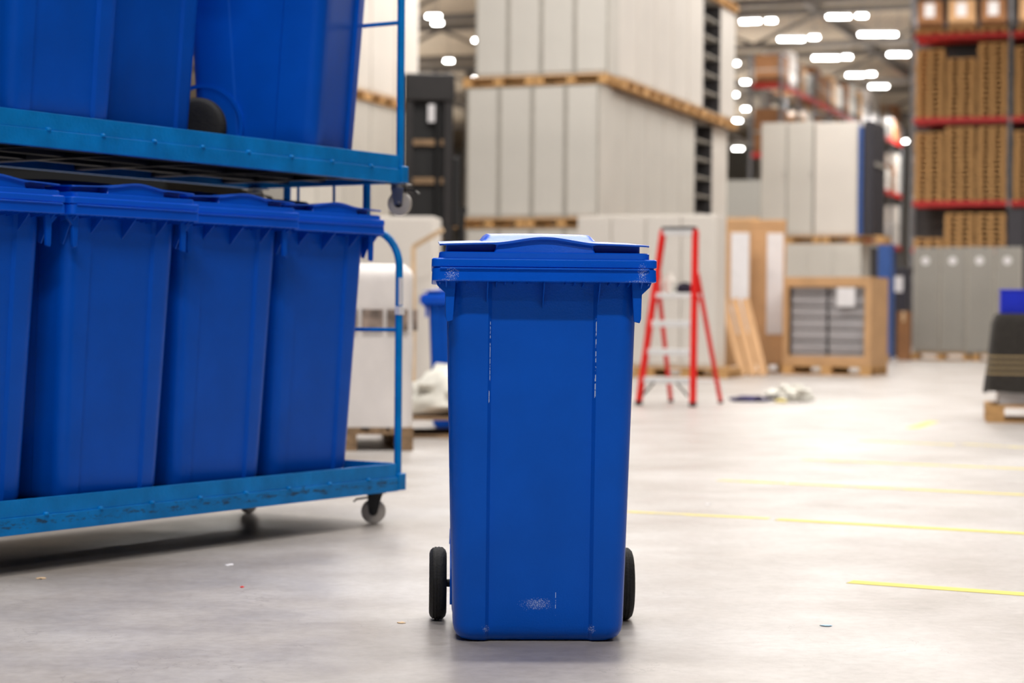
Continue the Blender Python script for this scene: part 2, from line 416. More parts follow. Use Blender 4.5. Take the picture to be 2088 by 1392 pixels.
def make_bin(label, group, worn_=False, name='wheelie_bin'):
    t = thing(name, label, 'bin', group=group)
    pb = M['plastic_worn'] if worn_ else M['plastic']; pr = M['rim_worn'] if worn_ else M['lid_plastic']
    rings = []
    for z, ins in ((0, .035), (.004, .022), (.014, .010), (.028, .003), (.045, 0), (.10, 0), (.2, 0), (.35, 0), (.5, 0), (.65, 0), (.8, 0), (.88, 0), (.95, 0)):
        k = z / .93
        rings.append(body_ring(z, .2195 + .0215 * k, .135 - .07 * k, .56 + .062 * k, .045, ins))
    b = MB(); b.loft(rings); b.build('body', pb, t, smooth=28)
    # rim all around the mouth, front edge hangs over the body
    rim = MB()
    rim.loft([rrect_ring(z, -w, w, y0, y1, .018, 5) for z, w, y0, y1 in (
        (.926, .279, .003, .625), (.928, .282, 0, .628), (.9575, .281, .001, .627), (.9585, .276, .004, .623), (.9615, .276, .004, .623), (.9625, .2825, 0, .628), (.981, .2825, 0, .628), (.9835, .279, .003, .625))])
    rim.build('rim', pr, t, bevel=.002, seg=2, smooth=30)
    rd = MB(); rd.span(-.262, .262, -.006, .006, .9562, .9606)
    rd.build('rim_ridge', pr, t, bevel=.0015)
    # stiffening ribs and the corner brackets under the rim
    for sx in (-1, 1):
        g = MB(); pl = [(sx * .273, .928), (sx * .268, .915), (sx * .248, .896), (sx * .2465, .835), (sx * .243, .824), (sx * .228, .828), (sx * .222, .928)]
        g.prism(pl, .035, .048); g.prism([(.01, .928), (.05, .928), (.10, .928), (.10, .84), (.085, .835), (.05, .9)], sx * .2455 - .0025, sx * .2455 + .0025, 'YZ')
        g.build('corner_bracket', pb, t, bevel=.002)
    rb = MB()
    for x, hgt in ((-.262, .018), (-.142, .062), (0, .066), (.140, .064), (.262, .018), (-.195, .008), (-.12, .014), (-.098, .010), (-.075, .007), (-.04, .005), (.055, .006), (.077, .010), (.1, .013), (.165, .008), (.19, .014), (.215, .012), (-.17, .006)):
        rb.prism([(.012, .928), (.012, .922), (.08, .926 - hgt), (.08, .928)], x - .0014, x + .0014, 'YZ')
    rb.span(-.264, .264, .07, .084, .922, .928)
    rb.build('rim_ribs', pb, t, smooth=0)
    # lid: base flange, recessed neck, top plate with hump
    l = MB()
    l.loft([rrect_ring(z, -w, w, y0, .635, .022, 5) for z, w, y0 in ((.982, .262, .006), (.984, .264, .004), (.997, .264, .004), (.9995, .261, .007))])
    l.loft([rrect_ring(.999, -.245, .245, .055, .615, .02, 4), rrect_ring(1.0212, -.245, .245, .055, .615, .02, 4)])
    l.loft([rrect_ring(.999, -.127, .127, .010, .2, .006, 3), rrect_ring(1.0225, -.118, .118, .012, .2, .006, 3)])
    nx, ny = 56, 44; top = []; bot = []
    for j in range(ny + 1):
        for i in range(nx + 1):
            x = -.264 + .528 * i / nx; y = .64 * j / ny
            cr = max(0, abs(x) - .244)
            yy = max(y, 0.02 - math.sqrt(max(0, .0004 - cr * cr)) if cr > 0 else 0)
            z = lid_top(x, y); top.append((x, yy, z)); bot.append((x * .995, yy + .001, z - .004 - .002 * (1 if abs(x) < .13 else 0)))
    k = len(top); m = nx + 1; fs = []
    for j in range(ny):
        for i in range(nx):
            a = j * m + i; fs.append((a, a + 1, a + m + 1, a + m)); fs.append((k + a, k + a + m, k + a + m + 1, k + a + 1))
    for i in range(nx):
        fs.append((i, k + i, k + i + 1, i + 1)); a = ny * m + i; fs.append((a, a + 1, k + a + 1, k + a))
    for j in range(ny):
        a = j * m; fs.append((a, a + m, k + a + m, k + a)); a = j * m + nx; fs.append((a, k + a, k + a + m, a + m))
    l.add(top + bot, fs)
    # front skirt closing the space below the hump
    sk = []
    N_ = 24
    for i in range(N_ + 1):
        x = -.122 + .244 * i / N_; sk.append((x, lid_top(x, .012) - .001))
    l.prism([(-.122, 1.0)] + sk + [(.122, 1.0)], .012, .05)
    lid = l.build('lid', M['lid_plastic'], t, smooth=32)
    # rear handle bar and hinges
    h = MB(); h.tube([(-.2, .675, .995), (.2, .675, .995)], .012, 12)
    for x in (-.2, -.08, .08, .2): h.box((x, .65, .99), (.022, .06, .03))
    h.build('handle', M['plastic'], t, bevel=.002)
    # axle, wheels, wheel arches
    MB().tube([(-.258, .535, .1), (.258, .535, .1)], .011, 12).build('axle', M['black'], t)
    for sx in (-1, 1):
        w = MB(); c = (sx * .258, .535, .1)
        w.lathe([(-.024, .055), (-.024, .082), (-.021, .091), (-.013, .0985), (-.0125, .0972), (-.010, .0972), (-.0095, .0995), (-.004, .1), (-.0035, .0985), (-.001, .0985), (-.0005, .1), (.005, .1), (.0055, .0985), (.008, .0985), (.0085, .0995), (.013, .0985), (.021, .091), (.024, .082), (.024, .055)], c, 'X', 40)
        wo = w.build('wheel', M['rubber'], t, smooth=40)
        hb = MB(); hb.lathe([(-.016, .02), (-.0215, .02), (-.0215, .05), (-.018, .058), (.018, .058), (.0215, .05), (.0215, .02), (.0235, .018), (.0235, .004)], c, 'X', 24)
        hb.build('hub', M['hub'], wo)
        ar = MB(); n = 20; ro, ri = .150, .137; pl = []
        for i in range(n + 1):
            a = R(-15 + 150 * i / n); pl.append((.535 - math.cos(a) * ro, .1 + math.sin(a) * ro))
        for i in range(n, -1, -1):
            a = R(-15 + 150 * i / n); pl.append((.535 - math.cos(a) * ri, .1 + math.sin(a) * ri))
        x0, x1 = (-.2265, -.212) if sx < 0 else (.212, .2265)
        for i in range(n):
            q = [pl[i], pl[i + 1], pl[2 * n - i], pl[2 * n + 1 - i]]
            q = [(min(a, .63), b) for a, b in q]
            ar.prism(q, x0, x1, 'YZ')
        ar.build('wheel_arch', M['plastic'], t, smooth=30)
    return t

pf = onz(1097, 1307)
YAW = R(2.4)
front = make_bin('blue two-wheeled bin standing alone in the centre foreground', None, True)
off = Matrix.Rotation(YAW, 3, 'Z') @ Vector((0, .16, 0))
front.location = (pf.x - off.x, pf.y - off.y, 0); front.rotation_euler.z = YAW

# ---------------------------------------------------------------- stacked trolleys
TH = math.atan(2656 / FPX)
TRZ = math.pi / 2 - TH
T0 = at(826, 1000, 8.06); T0.z = 0
TU = Vector((math.sin(TH), math.cos(TH), 0)); TN = Vector((-math.cos(TH), math.sin(TH), 0))
LEN, DEP = 3.0, .80
def make_caster(t, x, y, ang, brake=True, upper=False):
    c = Vector((x, y, 0)); Rz = Matrix.Rotation(ang, 3, 'Z')
    def P(a, b, z): return c + Rz @ Vector((a, b, z))
    f = MB()
    f.box(P(0, 0, .128), (.09, .075, .006), rz=ang); f.lathe([(-.006, .032), (.006, .032)], P(0, 0, .119), 'Z', 20)
    for sy in (-1, 1):
        pts = [P(-.028, sy * .020, .114), P(.028, sy * .020, .114), P(.012, sy * .020, .045), P(-.022, sy * .020, .045)]
        q = [p + Rz @ Vector((0, .0025, 0)) for p in pts]; q0 = [p - Rz @ Vector((0, .0025, 0)) for p in pts]
        f.loft([q0, q])
    f.tube([P(-.005, -.03, .05), P(-.005, .03, .05)], .007, 10)
    fr = f.build('caster', M['steel'] if upper else M['black'], t, bevel=.001)
    w = MB(); prof = [(-.015, .012), (-.015, .040), (-.013, .047), (-.008, .0495), (.008, .0495), (.013, .047), (.015, .040), (.015, .012)]
    rings = []
    for o, r in prof: rings.append([P(-.005 + r * math.cos(2 * math.pi * k / 32), o, .05 + r * math.sin(2 * math.pi * k / 32)) for k in range(32)])
    w.loft(rings); w.build('caster_wheel', M['nylon'], fr)
    hb = MB(); hb.tube([P(-.005, -.018, .05), P(-.005, .018, .05)], .017, 16); hb.build('wheel_hub', M['black'], fr)
    if brake:
        b = MB(); b.bar(P(-.02, 0, .106), P(-.075, 0, .098), .03, .006, (0, 0, 1)); b.bar(P(-.07, 0, .1), P(-.085, 0, .088), .03, .006, (0, 0, 1))
        b.build('brake_lever', M['black'], fr)
def make_trolley(label, z0, upper):
    t = thing('stacking_trolley', label, 'trolley', (T0.x, T0.y, z0), TRZ)
    # deck board and longitudinal bars
    MB().span(-LEN + .03, -.03, .03, DEP - .03, .185, .2).build('deck_board', M['darkpaint'], t)
    d = MB()
    for y in (.2, .4, .6): d.span(-LEN + .03, -.03, y - .015, y + .015, .145, .184)
    for i in range(7): d.span(-.25 - i * .42, -.22 - i * .42, .03, DEP - .03, .14, .184)
    d.build('underframe', M['darkpaint'], t)
    def rail(y0, sgn, name):
        r = MB(); yo = y0 - sgn * .0
        r.span(-LEN + .02, -.045, min(y0, y0 + sgn * .03), max(y0, y0 + sgn * .03), .13, .186)
        r.span(-LEN + .02, -.052, min(y0 + sgn * .006, y0 + sgn * .012), max(y0 + sgn * .006, y0 + sgn * .012), .186, .242)
        for i in range(12):
            x = -.24 - i * .245; r.lathe([(-.007, .011), (.0, .0105), (.004, .006)], (x, y0 + sgn * .004, .19), 'Z', 10)
        ro = r.build(name, M['paint'] if upper else M['rail'], t, bevel=.002)
    rail(0, 1, 'side_rail'); rail(DEP, -1, 'side_rail')
    for x0 in (-.045, -LEN + .015):
        e = MB(); e.span(x0, x0 + .03, .04, DEP - .04, .13, .186); e.span(x0 + .012, x0 + .018, .04, DEP - .04, .186, .242)
        e.build('end_rail', M['paint'], t, bevel=.002)
    for x in (-.022, -LEN + .022):
        for y in (.022, DEP - .022):
            MB().span(x - .024, x + .024, y - .026, y + .026, .132, .2).build('corner_socket', M['paint'], t, bevel=.004)
    # end hoops
    for x in (-.022, -LEN + .022):
        r = .15; zt = 1.185; ya, yb = .022, DEP - .022
        path = [(x, ya, .19), (x, ya, .5), (x, ya, .8), (x, ya, zt - r)]
        for k in range(1, 9): a = R(90 * k / 8); path.append((x, ya + r - r * math.cos(a), zt - r + r * math.sin(a)))
        for k in range(0, 9): a = R(90 * k / 8); path.append((x, yb - r + r * math.sin(a), zt - r + r * math.cos(a)))
        path += [(x, yb, .8), (x, yb, .5), (x, yb, .19)]
        ho = MB().tube(path, .0155, 14).build('end_hoop', M['paint'], t)
        MB().tube([(x, ya, .78), (x, yb, .78)], .0085, 10).build('hoop_rung', M['paint'], ho)
        if not upper and x > -1:
            s = MB(); s.span(x - .0175, x + .0, ya - .0172, ya - .01, .88, .99); s.build('sticker', M['paper'], ho)
            MB().span(x - .017, x + .017, ya - .0175, ya + .01, .84, .875).build('tape_band', M['paper'], ho, bevel=.003)
    cx_, cy_ = (.03, .022) if upper else (.11, .07)
    for x in (-cx_, -LEN + cx_):
        for y in (cy_, DEP - cy_): make_caster(t, x, y, -TRZ + (R(165) if upper else 0) + (0 if y < .4 else R(60)), True, upper)
    if upper:
        for x in (-.022, -LEN + .022):
            for y in (.19, DEP - .19):
                s = MB(); s.tube([(x, y, -.037), (x, y, .14)], .016, 12); s.lathe([(-.02, .024), (.02, .022)], (x, y, -.016), 'Z', 14)
                s.build('stacking_foot', M['paint'], t)
            for y in (.36, .55): MB().tube([(x, y, -.037), (x, y, .14)], .006, 8).build('stay_rod', M['paint'], t)
    return t
make_trolley('lower blue steel trolley on casters carrying a row of closed bins', 0, False)
ZU = 1.24
make_trolley('upper blue steel trolley stacked on top of the lower one', ZU, True)

def tl(p):                      # world -> trolley local
    d = Vector((p[0] - T0.x, p[1] - T0.y, 0)); return d.dot(TU), d.dot(TN)
def tw(x, y, z=0): return Vector((T0.x, T0.y, z)) + TU * x + TN * y
def on_line(px, py, yl):        # point on the trolley-local line y = yl seen at pixel
    d = ray(px, py); d2 = Vector((d.x, d.y, 0))
    o = Vector((-T0.x, -T0.y, 0)); oy, dy = o.dot(TN), d2.dot(TN)
    k = (yl - oy) / dy; p = d2 * k; return p
def bin_at(proto, corner, rz, z, local, label, group, scale=1):
    v = Matrix.Rotation(rz, 3, 'Z') @ Vector(local) * scale
    return dup(proto, (corner.x - v.x, corner.y - v.y, z), rz, label, group, scale=scale)
bins_g = 'bins on the lower trolley'
proto = make_bin('blue lidded bin at the right end of the lower trolley, nearest the end hoop', bins_g)
freeze(proto)
BS = 1.03
spots = [(-.484, 478, 52, -.023, None), (-1.059, 460, 52, -.060, 'blue lidded bin on lower trolley, second from the right end'),
         (-1.632, 452, 52, -.085, 'blue lidded bin on lower trolley, third from the right end'),
         (-2.205, 432, 52, -.03, 'blue lidded bin on lower trolley cut off by the left picture edge')]
for i, (xl, py, a, yl, lb) in enumerate(spots):
    c = tw(xl, yl, .201); o = proto
    if i: o = dup(proto, c, R(a), lb, bins_g)
    o.location = c; o.rotation_euler = (0, 0, R(a)); o.scale = (1, 1, BS)
ug = 'bins on the upper trolley'
c = tw(-.13, .173); bin_at(proto, c, R(76), ZU + .201, (.2195, .135, 0), 'large blue bin seen side-on with its black wheel, right end of the upper trolley', ug, 1.12)
c = on_line(226, 250, .03); bin_at(proto, c, R(58), ZU + .201, (.2195, .14, 0), 'blue bin at the left of the upper trolley, front turned to the camera', ug, 1.06)
c = tw(-1.265, .075); bin_at(proto, c, R(58), ZU + .201, (0, 0, 0), 'blue bin in deep shade between two others on the upper trolley', ug, 1.0)

# ---------------------------------------------------------------- pallets
def pallet_bits(k=1.0):
    top = MB()
    top_y = [(-.4 + .0725), -.18, 0, .18, .4 - .0725]; wd = [.145, .1, .145, .1, .145]
    for y, w in zip(top_y, wd): top.box((0, y, .144 - .011 * k), (1.2, w, .022 * k))
    for x in (-.527, 0, .527): top.box((x, 0, .144 - .033 * k), (.145, .8, .022 * k))
    return top
def make_pallet(label, wood, parts=True, name='wooden_pallet', group=None, L=1.2, D=.8):
    sx, sy = L / 1.2, D / .8
    def sc(mb): mb.v = [(v[0] * sx, v[1] * sy, v[2]) for v in mb.v]; return mb
    if parts:
        t = thing(name, label, 'pallet', group=group)
        sc(pallet_bits()).build('deck_boards', wood, t, smooth=0)
        for x in (-.527, 0, .527):
            for y in (-.35, 0, .35): sc(MB().box((x, y, .061), (.145 if x else .145, .1, .078))).build('block', wood, t, smooth=0)
        for y in (-.35, 0, .35): sc(MB().box((0, y, .011), (1.2, .1, .022))).build('runner', wood, t, smooth=0)
        freeze(t); return t
    mb = pallet_bits(1.3)
    for x in (-.527, 0, .527):
        for y in (-.35, 0, .35): mb.box((x, y, .061), (.145, .1, .078))
    for y in (-.35, 0, .35): mb.box((0, y, .011), (1.2, .1, .022))
    o = sc(mb).build(name, wood, smooth=0); tag(o, label, 'pallet', group); return o

# ---------------------------------------------------------------- cabinets
def make_cabinet(label, m, w, d, h, group=None, doors=1, name='steel_cabinet', sticker=False, handle=False, strip=False):
    t = thing(name, label, 'cabinet', group=group)
    MB().span(-w / 2, w / 2, -d / 2 + .02, d / 2, 0, h).build('carcass', m, t, bevel=.008)
    dw = (w - .012) / doors
    for i in range(doors):
        x0 = -w / 2 + .006 + i * dw
        dr = MB().span(x0 + .006, x0 + dw - .006, -d / 2, -d / 2 + .02, .05, h - .03).build('door', m, t, bevel=.004)
        if handle: MB().span(x0 + dw - .06, x0 + dw - .04, -d / 2 - .02, -d / 2, h * .5, h * .5 + .14).build('handle', M['seam'], dr, bevel=.003)
        if sticker: MB().lathe([(0, .085), (.004, .085)], (x0 + dw * .45, -d / 2 - .004, h - .28), 'Y', 24).build('round_sticker', M['paper'], dr)
    if strip:
        for sx in (-1, 1): MB().box((sx * (w / 2 - .018), -d / 2 - .003, h / 2), (.036, .012, h - .02)).build('edge_strip', M['seam'], t)
    freeze(t); return t
PZ = .144
def gpos(o, x, y, z=0): p = Vector(o) + B * x + A * y; return (p.x, p.y, z)

# central stack
K = Vector((at(1217, 700, 31).x, 31, 0))
first_p = {}
def pal(kind, loc, rz, label, group=None, wood='wood', parts=False, L=1.2, D=.8):
    key = (kind, wood, parts, L, D)
    if key not in first_p:
        p = make_pallet(label, M[wood], parts, group=group, L=L, D=D); p.location = loc; p.rotation_euler.z = rz
        freeze(p) if parts else None
        first_p[key] = p; return p
    return dup(first_p[key], loc, rz, label, group)
first_c = {}
def cabinet(kind, loc, rz, label, group, **k):
    key = (kind,)
    if key not in first_c:
        c = make_cabinet(label, group=group, **k); c.location = loc; c.rotation_euler.z = rz; first_c[key] = c; return c
    return dup(first_c[key], loc, rz, label, group)
CH = 2.09
tiers = ['bottom', 'middle', 'upper']
CG = 'cabinets of the tall central stack'
for ti, tz in enumerate((0, CH + PZ + .005, 2 * (CH + PZ + .005))):
    sh = (0, 0, .14)[ti]
    nm = tiers[ti]
    for i in range(4):
        w = .55
        cabinet('cabA%d' % (ti % 2), gpos(K, sh - w / 2 - i * (w + .005), .3, tz + PZ), -PHI,
                'pale grey front cabinet of the central stack, %s tier, %s from the right corner' % (nm, ORD[i + 1]), CG, m=M['cab'], w=w, d=.56, h=CH, strip=True)
    for j in range(5):
        cabinet('cabB%d' % (ti % 2), gpos(K, sh - .3, 1.12 + j * 1.03, tz + PZ), -PHI + R(90),
                'pale cabinet on receding side of central stack, %s tier, %s from the corner' % (nm, ORD[j + 1]), CG, m=M['cab'] if ti % 2 else M['cab2'], w=1.01, d=.55, h=CH)
    # open shelf unit, shade inside painted as dark frame and back
    u = thing('shelf_unit', 'open dark-fronted shelf unit near far end of central stack, %s tier' % nm, 'shelf unit', gpos(K, sh - .3, 6.345, tz + PZ), -PHI, 'open shelf units of the central stack')
    f = MB(); f.span(-.3, .28, -.58, -.55, 0, CH); f.span(-.3, .28, .55, .58, 0, CH); f.span(-.3, -.27, -.58, .58, 0, CH); f.build('frame', M['dark'], u)
    MB().span(-.265, -.25, -.55, .55, 0, CH).build('back_panel', M['dark'], u)
    for k in range(7): MB().span(-.25, .27, -.54, .54, .02 + k * .34, .045 + k * .34).build('shelf', M['seam'], u)
    cabinet('cabE', gpos(K, sh - .3, 7.56, tz + PZ), -PHI + R(90), 'last pale cabinet at the far end of the central stack, %s tier' % nm, CG, m=M['cab2'], w=1.1, d=.55, h=CH)
    PG = 'pallets of the central stack'
    for i in range(2):
        pal('P', gpos(K, sh - .61 - i * 1.215, .40, tz), -PHI, 'wooden pallet under front cabinets of central stack, %s tier, %s one' % (nm, ('right', 'left')[i]), PG)
    for j in range(6):
        pal('P', gpos(K, sh - .38, 1.45 + j * 1.22, tz), -PHI + R(90), 'wooden pallet on receding side of central stack, %s tier, %s from the front' % (nm, ORD[j + 1]), PG)
tz = 3 * (CH + PZ + .005)
for j in range(4):
    pal('P', gpos(K, -.22, 3.8 + j * 1.22, tz), -PHI + R(90), 'wooden pallet lying on top of the central stack, %s from its far end' % ORD[4 - j], 'pallets of the central stack')

# stack to the left, seen through the trolley
KL = Vector((at(727, 205, 33.5).x, 33.5, 0))
for ti, tz in enumerate((0, CH + PZ + .005, 2 * (CH + PZ + .005))):
    for j in range(5):
        cabinet('cabB%d' % (ti % 2), gpos(KL, -.3, -1.95 + j * 1.03, tz + PZ), -PHI + R(90),
                'pale cabinet of left stack behind the trolley, %s tier, %s from the front' % (tiers[ti], ORD[j + 1]), 'cabinets of the left stack', m=M['cab2'], w=.9, d=.55, h=CH)
    for j in range(4):
        pal('P', gpos(KL, -.38, -1.4 + j * 1.22, tz), -PHI + R(90), 'wooden pallet of the left stack behind the trolley, %s tier, %s from the front' % (tiers[ti], ORD[j + 1]), 'pallets of the left stack')

# white cabinets right behind the bin and ladder
KW = Vector((at(1172, 600, 28.3).x, 28.3, 0))
for i in range(4):
    cabinet('cabW', gpos(KW, .27 + i * .51, .3, PZ), -PHI, 'off-white cabinet in the row behind the red ladder, %s from the left' % ORD[i + 1], 'off-white cabinets behind the ladder', m=M['cab2'], w=.505, d=.56, h=2.13)
for i in range(2):
    pal('P', gpos(KW, .6 + i * 1.215 - .18, .40, 0), -PHI, 'wooden pallet under the off-white cabinets behind the ladder, %s one' % ('left', 'right')[i], 'pallets under the off-white cabinets')

# white box behind the trolley's right post
p = at(890, 560, 22); wb = thing('steel_cabinet', 'white cabinet standing behind the trolley hoop and blue bin', 'cabinet', (p.x - .45, 22.3, .0), -R(6))
MB().span(-1.0, .45, -.3, .3, 0, 1.93).build('carcass', M['cab2'], wb, bevel=.01)
MB().span(-.3, .44, -.325, -.3, .05, 1.9).build('door', M['cab2'], wb, bevel=.006)
# wooden/cardboard angle strip leaning in front of it
st = MB(); q0 = at(843, 640, 21.3); q1 = at(843, 503, 21.3); q2 = at(903, 468, 21.2)
st.bar((q0.x, q0.y, 0), q1, .05, .04); st.bar(q1, q2, .05, .04)
tag(st.build('cardboard_strip', M['tape_tan']), 'bent tan cardboard strip sticking up beside the white cabinet and forklift mast', 'strip')

# ---------------------------------------------------------------- forklift with raised mast
mp_ = at(873, 700, 26); fk = thing('forklift', 'dark forklift with tall mast behind the trolley, mast rising above cabinets', 'forklift', (mp_.x, 26, 0), R(4))
for nm, x in (('mast_rail', -.28), ('mast_rail', .24)):
    r = MB(); r.span(x - .05, x + .05, -.06, .06, .05, 3.95); r.span(x - .06, x + .06, -.08, -.06, .05, 3.7); r.build(nm, M['mast'], fk, bevel=.006)
MB().span(-.34, .32, -.12, .1, 3.62, 3.98).build('mast_head', M['mast'], fk, bevel=.03)
MB().span(-.26, .22, .02, .06, .1, 3.7).build('mast_screen', M['mastdark'], fk)
for z in (2.55, 3.05, 1.8): MB().span(-.27, .23, -.05, -.01, z, z + .08).build('cross_bar', M['wood_old'], fk)
MB().tube([(.1, -.04, .2), (.1, -.04, 3.6)], .04, 12).build('lift_cylinder', M['mastdark'], fk)
MB().span(-.03, .06, -.09, -.06, 3.35, 3.58).build('label_plate', M['paper'], fk)
MB().span(.3, .4, -.1, .1, 2.0, 2.9).build('side_bracket', M['mastdark'], fk, bevel=.02)
MB().span(-.5, .5, .12, 1.6, .12, 1.3).build('chassis', M['mast'], fk, bevel=.05)
g = MB()
for x in (-.45, .45):
    for y in (.2, 1.4): g.bar((x, y, 1.25), (x, y, 2.2), .05, .05)
g.span(-.5, .5, .15, 1.45, 2.2, 2.26); g.build('overhead_guard', M['mastdark'], fk)
for x in (-.46, .46):
    for y in (.35, 1.3): MB().lathe([(-.06, .1), (-.06, .16), (.06, .16), (.06, .1)], (x, y, .16), 'X', 20).build('wheel', M['rubber'], fk)
for x in (-.2, .16): MB().span(x - .05, x + .05, -1.2, -.05, .06, .1).build('fork', M['mast'], fk)

# ---------------------------------------------------------------- wrapped loads beside the trolley
def wavy_box(x0, x1, y0, y1, z0, z1, amp, seed, n=26):
    mb = MB(); rings = []
    nz_ = 28
    for j in range(nz_ + 1):
        z = z0 + (z1 - z0) * j / nz_; ins = .0 if j < nz_ - 1 else (.01 if j == nz_ - 1 else .05)
        base = rrect_ring(z, x0 + ins, x1 - ins, y0 + ins, y1 - ins, .06, 5)
        pts = []
        m = len(base)
        for k in range(m):
            a, b = Vector(base[k]), Vector(base[(k + 1) % m])
            nn = 8 if (b - a).length > .2 else 1
            for q in range(nn): pts.append(a.lerp(b, q / nn))
        cx, cy = (x0 + x1) / 2, (y0 + y1) / 2
        out = []
        for p in pts:
            d = noise.noise(Vector((p.x * 4 + seed, p.y * 4, p.z * 2.2))) + .5 * noise.noise(Vector((p.x * 11, p.y * 11 + seed, p.z * 5)))
            v = Vector((p.x - cx, p.y - cy, 0)).normalized(); out.append(p + v * d * amp)
        rings.append(out)
    return mb.loft(rings)
q = onz(835, 920); pr_ = onz(738, 930)
wl = thing('wrapped_load', 'white film-wrapped load on a pallet behind the right end of the trolley', 'wrapped load', (q.x - .46, q.y + .6, PZ), R(8))
wavy_box(-.40, .40, -.6, .6, 0, 1.01, .012, 3.1).build('film_wrap', M['white'], wl, smooth=60)
bd = MB()
for i in range(5): bd.span(-.39 + i * .155, -.26 + i * .155, -.622, -.60, .60, .73)
for i in range(7): bd.span(.40, .425, -.55 + i * .16, -.43 + i * .16, .60, .73)
bd.build('printed_band', M['print'], wl)
pp = make_pallet('weathered wooden pallet under the white wrapped load beside trolley', M['wood_old'], True, L=1.2, D=.8)
pp.location = (q.x - .46, q.y + .6, 0); pp.rotation_euler.z = R(98)
q2_ = onz(905, 906)
pp2 = dup(pp, (q2_.x + .14, q2_.y + 1.1, 0), R(6), 'weathered wooden pallet on the floor just left of the foreground bin')
cf = thing('wrapped_load', 'low heap of crumpled white film on pallet beside the foreground bin', 'film heap', (q2_.x + .14, q2_.y + 1.08, PZ), R(6))
def blob(sx, sy, sz, seed, amp=.35, nu=28, nv=14, freq=2.2, zoff=.0):
    rings = []
    for j in range(nv + 1):
        ph = R(-88 + 176 * j / nv); rg = []
        for i in range(nu):
            a = 2 * math.pi * i / nu
            v = Vector((math.cos(a) * math.cos(ph), math.sin(a) * math.cos(ph), math.sin(ph)))
            d = 1 + amp * (noise.noise(v * freq + Vector((seed, 0, 0))) + .6 * noise.noise(v * freq * 2.7 + Vector((0, seed, 0))))
            p = Vector((v.x * sx * d, v.y * sy * d, v.z * sz * d)); p.z = max(p.z, -sz * .55) + sz * .55
            rg.append(p)
        rings.append(rg)
    return MB().loft(rings)
blob(.46, .38, .22, 2.0, .3).build('film', M['film'], cf, smooth=50)
MB().box((-.02, .1, .30), (.07, .04, .60), rz=.1).build('cardboard_post', M['tape_tan'], cf)
# blue bin in the distance
s = at(846, 700, 14.6)
bb = dup(proto, (s.x + .30, 14.6, 0), R(-14), 'blue bin standing in the distance behind the foreground bin, left of it', scale=1)
del bb['group']

# ---------------------------------------------------------------- red step ladder
fl = onz(1302, 826); fr_ = onz(1412, 831)
mid = (fl + fr_) / 2; mid = Vector((at(1357, 828, 18.9).x, 18.9, 0))
ang = -R(31)
ld = thing('step_ladder', 'red and silver platform step ladder standing open on the floor', 'ladder', mid, ang + R(6))
HW0, HW1, LH = .275, .165, 1.68
def railp(sx, z): k = z / LH; return Vector((sx * (HW0 + (HW1 - HW0) * k), 0.0 + .33 * k, z))
for sx in (-1, 1):
    r = MB(); r.bar(railp(sx, .02), railp(sx, LH), .07, .05, (sx, 0, 0)); r.build('front_rail', M['red'], ld, bevel=.004)
    r = MB(); a_ = railp(sx, 1.26); b_ = Vector((sx * .26, .84, .02)); r.bar(a_ + Vector((sx * .012, .03, 0)), b_, .045, .034, (sx, 0, 0)); r.build('rear_leg', M['red'], ld, bevel=.003)
    MB().bar(railp(sx, 1.0) + Vector((0, .05, .0)), railp(sx, 1.27) + Vector((0, .05, 0)), .10, .02, (sx, 0, 0)).build('hinge_plate', M['red'], ld)
    MB().box(railp(sx, .015), (.06, .07, .05)).build('rubber_foot', M['rubber'], ld, bevel=.006)
    MB().box(Vector((sx * .26, .84, .015)), (.035, .05, .03)).build('rubber_foot', M['rubber'], ld)
    pts = [Vector((sx * (.225 - .11 * math.sin(R(90) * k / 6)), -.01, .10 + .12 * (math.sin(R(90) * k / 6)))) for k in range(7)]
    MB().tube(pts, .010, 8).build('curved_brace', M['black'], ld)
for i, z in enumerate((.24, .51, .78)):
    p = railp(1, z); MB().box((0, p.y + .02, z), (2 * p.x + .02, .09, .06)).build('step', M['alu'], ld, bevel=.006)
p = railp(1, 1.05); MB().box((0, p.y + .13, 1.05), (2 * p.x + .02, .30, .045)).build('platform', M['alu'], ld, bevel=.006)
tp = MB(); tp.box((0, .33, LH - .02), (.30, .10, .06)); tp.build('top_tray', M['alu'], ld, bevel=.006)
MB().box((0, .33, LH + .022), (.33, .12, .022)).build('tray_edge', M['navy'], ld, bevel=.004)
MB().tube([(-.255, .83, .22), (.255, .83, .22)], .012, 8).build('rear_crossbar', M['alu'], ld)
Rl = Matrix.Rotation(ang + R(6), 3, 'Z')
def lp(x, y, z): v = Rl @ Vector((x, y, z)); return mid + v
tag(blob(.08, .07, .06, 5.0, .4).build('glove_bundle', M['purple_black'], loc=lp(.055, .36, 1.078), smooth=60), 'dark purple bundle lying on the ladder platform', 'gloves')
tag(blob(.06, .06, .12, 8.0, .3).build('white_cloth', M['film'], loc=lp(-.11, .38, 1.078), smooth=60), 'crumpled white cloth on the ladder platform', 'cloth')

g0 = onz(1525, 818)
tag(blob(.20, .10, .035, 3.3, .5).build('purple_cloth', M['purple'], loc=(g0.x, g0.y, 0), smooth=60), 'dark purple cloth lying flat on the floor beside the ladder', 'cloth')
g0 = onz(1592, 820)
tag(blob(.055, .05, .02, 4.3, .5).build('yellow_cloth', M['yellow'], loc=(g0.x, g0.y, 0), smooth=60), 'small yellow scrap on the floor between purple cloth and white film', 'scrap')
g0 = onz(1614, 818)
tag(blob(.19, .16, .10, 9.3, .75, freq=3.4).build('plastic_film', M['film'], loc=(g0.x, g0.y + .1, 0), smooth=40), 'crumpled white plastic film lying on the floor right of the ladder', 'film')

